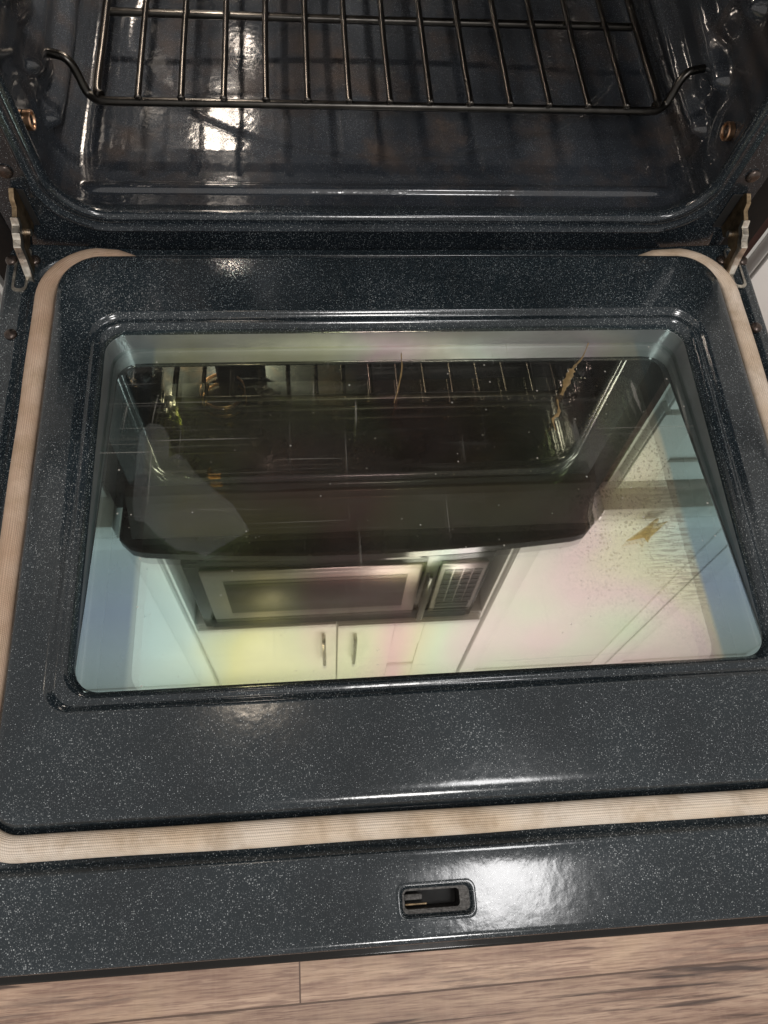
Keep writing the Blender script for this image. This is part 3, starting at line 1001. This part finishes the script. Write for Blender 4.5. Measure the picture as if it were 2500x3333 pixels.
# ------------------------------------------------------------------ oven racks
def make_rack(label):
    r = top('oven_rack', (0, 0, 0), label, 'oven rack', 'oven racks')
    bm_ = bmesh.new()
    fp = [(-0.3120, 0.379, 0.0315), (-0.3060, 0.3775, 0.0315), (-0.2965, 0.375, 0.0300), (-0.2905, 0.372, 0.0230), (-0.2865, 0.368, 0.0090), (-0.2835, 0.366, 0.0025),
          (-0.2760, 0.3615, 0.0002), (-0.266, 0.3600, 0.0)]
    fp2 = [(x, y, z) for x, y, z in fp] + [(-0.008, 0.3605, -0.0006)] + [(-0.017 - x, y, z) for x, y, z in fp[::-1]]
    fpp = smooth_path(fp, 5) + smooth_path([(-0.017 - x, y, z) for x, y, z in fp[::-1]], 5)
    tube(bm_, fpp, 0.0039, 12)
    o = link_mesh('front_wire', bm_, M['dark_wire'], r, sharp=70)
    for sx in (-1, 1):
        b_ = bmesh.new()
        xs = -0.0085 + sx * 0.2675
        tube(b_, smooth_path([(xs - sx * 0.004, 0.3625, 0.004), (xs, 0.372, 0.0045), (xs, 0.44, 0.0045), (xs + sx * .0006, 0.60, 0.0045), (xs, 0.690, 0.0045)], 6), 0.0040, 12)
        link_mesh('side_wire', b_, M['chrome'], r, sharp=70)
    for yy in (0.4835, 0.665):
        b_ = bmesh.new()
        tube(b_, [(-0.275, yy, 0.0), (-0.0085, yy, -0.0008), (0.258, yy, 0.0)], 0.0038, 12)
        link_mesh('cross_bar', b_, M['dark_wire'], r, sharp=70)
    for k in range(13):
        x = -0.2384 + 0.03858 * k
        b_ = bmesh.new()
        j = random.uniform(-.0006, .0006)
        tube(b_, smooth_path([(x, 0.3570, 0.0052), (x, 0.3600, 0.0062), (x, 0.366, 0.0062), (x + j, 0.45, 0.0060), (x - j, 0.56, 0.0060), (x, 0.682, 0.0060)], 4),
             [0.0022, 0.0034, 0.0038, 0.0036] + [0.0031] * 17, 10)
        link_mesh('rod', b_, M['chrome'], r, sharp=70)
    return r


rack = make_rack('shiny wire oven rack above the oven floor, its bent front wire in full view')
rack.location = (0, 0, 0.0775)
r2 = rack.copy()
COL.objects.link(r2)
r2['label'] = 'upper wire oven rack, seen only mirrored in the door glass'
for ch in list(rack.children):
    c = ch.copy()
    COL.objects.link(c)
    c.parent = r2
r2.location = (0, -0.058, 0.2235)

# ------------------------------------------------------------------ the kitchen round it (mostly seen mirrored in the glass)
def cabinet(name, x0, x1, y, yb, z0, z1, label, doors, cat, group=None, handle=None, shaker=0.055):
    t_ = top(name, ((x0 + x1) / 2, y, z0), label, cat, group)
    off = t_.location
    def P(nm, bm_, mat, par=t_, sh=True):
        o = link_mesh(nm, bm_, mat, None, smooth=sh)
        o.parent = par
        if par is t_:
            o.location = -off
        return o
    b_ = bmesh.new()
    box(b_, x0, x1, y + 0.0005, yb, z0, z1)
    P('carcass', b_, M['white_paint'])
    for d in doors:
        dx0, dx1, dz0, dz1 = d[:4]
        b_ = bmesh.new()
        box(b_, dx0, dx1, y - 0.018, y, dz0, dz1, bev=0.002)
        do = P('door', b_, M['white_paint'])
        b_ = bmesh.new()
        s = shaker
        if dx1 - dx0 > 2.4 * s and dz1 - dz0 > 2.4 * s:
            for q in ((dx0 + .001, dx0 + s, dz0 + .001, dz1 - .001), (dx1 - s, dx1 - .001, dz0 + .001, dz1 - .001), (dx0 + s + .0002, dx1 - s - .0002, dz1 - s, dz1 - .001), (dx0 + s + .0002, dx1 - s - .0002, dz0 + .001, dz0 + s)):
                box(b_, q[0], q[1], y - 0.0245, y - 0.0182, q[2], q[3], bev=0.0015)
            P('rail_frame', b_, M['white_paint'], do)
        if len(d) > 4:
            hx, hz0, hz1 = d[4:]
            b_ = bmesh.new()
            tube(b_, smooth_path([(hx, y - 0.0185, hz0 + .012), (hx, y - 0.045, hz0 + .012), (hx, y - 0.052, (hz0 + hz1) / 2), (hx, y - 0.045, hz1 - .012), (hx, y - 0.0185, hz1 - .012)], 5), 0.006, 8)
            tube(b_, [(hx, y - 0.046, hz0), (hx, y - 0.046, hz0 + .02)], 0.006, 8)
            tube(b_, [(hx, y - 0.046, hz1 - .02), (hx, y - 0.046, hz1)], 0.006, 8)
            P('handle', b_, M['handle'], do)
    return t_


Z0, Z1 = 0.845, 2.0
cabinet('wall_cabinet', -0.452, 0.392, 0.462, 0.858, 1.434, Z1, 'short white wall cabinet above the microwave with two slim nickel pulls', 
        [(-0.448, -0.0445, 1.440, 1.995, -0.083, 1.50, 1.72), (-0.0405, 0.388, 1.440, 1.995, 0.012, 1.50, 1.72)], 'cabinet', 'white wall cabinets', shaker=0.17)
cabinet('wall_cabinet', -1.06, -0.455, 0.462, 0.858, Z0, Z1, 'tall white wall cabinet left of the microwave', [(-1.055, -0.46, Z0 + .005, 1.995)], 'cabinet', 'white wall cabinets')
cabinet('wall_cabinet', 0.395, 1.55, 0.462, 0.858, Z0, Z1, 'wide white wall cabinet right of the microwave', [(0.40, 0.946, Z0 + .005, 1.995), (0.951, 1.545, Z0 + .005, 1.995)], 'cabinet', 'white wall cabinets')
# base cabinets and worktops
cabinet('base_cabinet', 0.412, 1.30, 0.300, 0.858, -0.36, 0.462, 'white base cabinet standing right of the range', [(0.416, 0.85, -0.26, 0.235), (0.416, 0.85, 0.245, 0.425), (0.855, 1.295, -0.26, 0.425)], 'cabinet', 'white base cabinets')
cabinet('base_cabinet', -1.10, -0.425, 0.300, 0.858, -0.36, 0.462, 'white base cabinet standing left of the range', [(-1.095, -0.43, -0.26, 0.235), (-1.095, -0.43, 0.245, 0.425)], 'cabinet', 'white base cabinets')
o = boxo('filler_strip', (0.3900, 0.4115, 0.300, 0.84, -0.36, 0.462), M['dark_wood'])
o['label'] = 'dark red-brown filler strip between range and white base cabinet'
o['category'] = 'trim'
for nm, d, lb in (('worktop', (0.392, 1.31, 0.245, 0.858, 0.4635, 0.502), 'pale worktop right of the range'), ('worktop', (-1.11, -0.412, 0.245, 0.858, 0.4635, 0.502), 'pale worktop left of the range')):
    o = boxo(nm, d, M['counter'], None, 0.004)
    o['label'] = lb
    o['category'] = 'worktop'
    o['group'] = 'worktops beside the range'

# microwave
mw = top('microwave', (-0.034, 0.45, 1.018), 'black and steel microwave mounted over the range, mirrored in the door glass', 'microwave')
ML = mw.location.copy()


def mp(nm, dims, mat, bev=0.002, par=None):
    b_ = bmesh.new()
    box(b_, *dims, bev=bev)
    o_ = link_mesh(nm, b_, mat, None)
    o_.parent = par or mw
    if par is None:
        o_.location = -ML
    return o_


mp('casing', (-0.422, 0.354, 0.450, 0.858, 1.018, 1.430), M['black_glass'], 0.006)
md = mp('door', (-0.382, 0.172, 0.438, 0.4495, 1.045, 1.345), M['steel'], 0.004)
mp('door_window', (-0.330, 0.135, 0.4355, 0.4378, 1.098, 1.298), M['dark_glass'], 0.0008, md)
mp('handle', (0.176, 0.196, 0.405, 0.425, 1.06, 1.345), M['black_glass'], 0.006)
kp = mp('control_panel', (0.218, 0.340, 0.4400, 0.4495, 1.055, 1.345), M['steel'], 0.004)
b_ = bmesh.new()
for i in range(4):
    for j in range(7):
        box(b_, 0.230 + i * 0.0255, 0.252 + i * 0.0255, 0.4378, 0.4398, 1.085 + j * 0.030, 1.108 + j * 0.030)
ko = link_mesh('keypad', b_, M['dark_glass'], kp)
mp('display', (0.232, 0.326, 0.4376, 0.4397, 1.302, 1.332), M['dark_glass'], 0.0006, kp)
mp('vent_grille', (-0.40, 0.335, 0.4435, 0.4495, 1.362, 1.418), M['black_paint'], 0.002)

# small golden star lying on the edge of the right worktop
st = top('star_ornament', (0.480, 0.236, 0.512), 'small folded golden star on the front edge of the right worktop', 'ornament')
bm = bmesh.new()
ctr = bm.verts.new((0, 0, 0.020))
bot = bm.verts.new((0, 0, 0.0))
rim = []
for k in range(10):
    a = math.pi * k / 5 + 0.35
    r_ = 0.043 if k % 2 == 0 else 0.016
    rim.append(bm.verts.new((r_ * math.cos(a), r_ * math.sin(a), 0.004 + 0.010 * (k % 4 == 2))))
for k in range(10):
    bm.faces.new((ctr, rim[k], rim[(k + 1) % 10]))
    bm.faces.new((bot, rim[(k + 1) % 10], rim[k]))
so_ = link_mesh('star_body', bm, M['gold'], st, smooth=False)
st.rotation_euler = (math.radians(62), 0.3, 0.5)

# the door's lower rim sits very slightly out of square, as the photograph shows
for o_ in [door] + [c for c in bpy.data.objects if c.parent == door]:
    for v in o_.data.vertices:
        if v.co.y < -0.165:
            v.co.y -= 0.0095 * (v.co.x + 0.04) * min(1.0, (-0.165 - v.co.y) / 0.09)
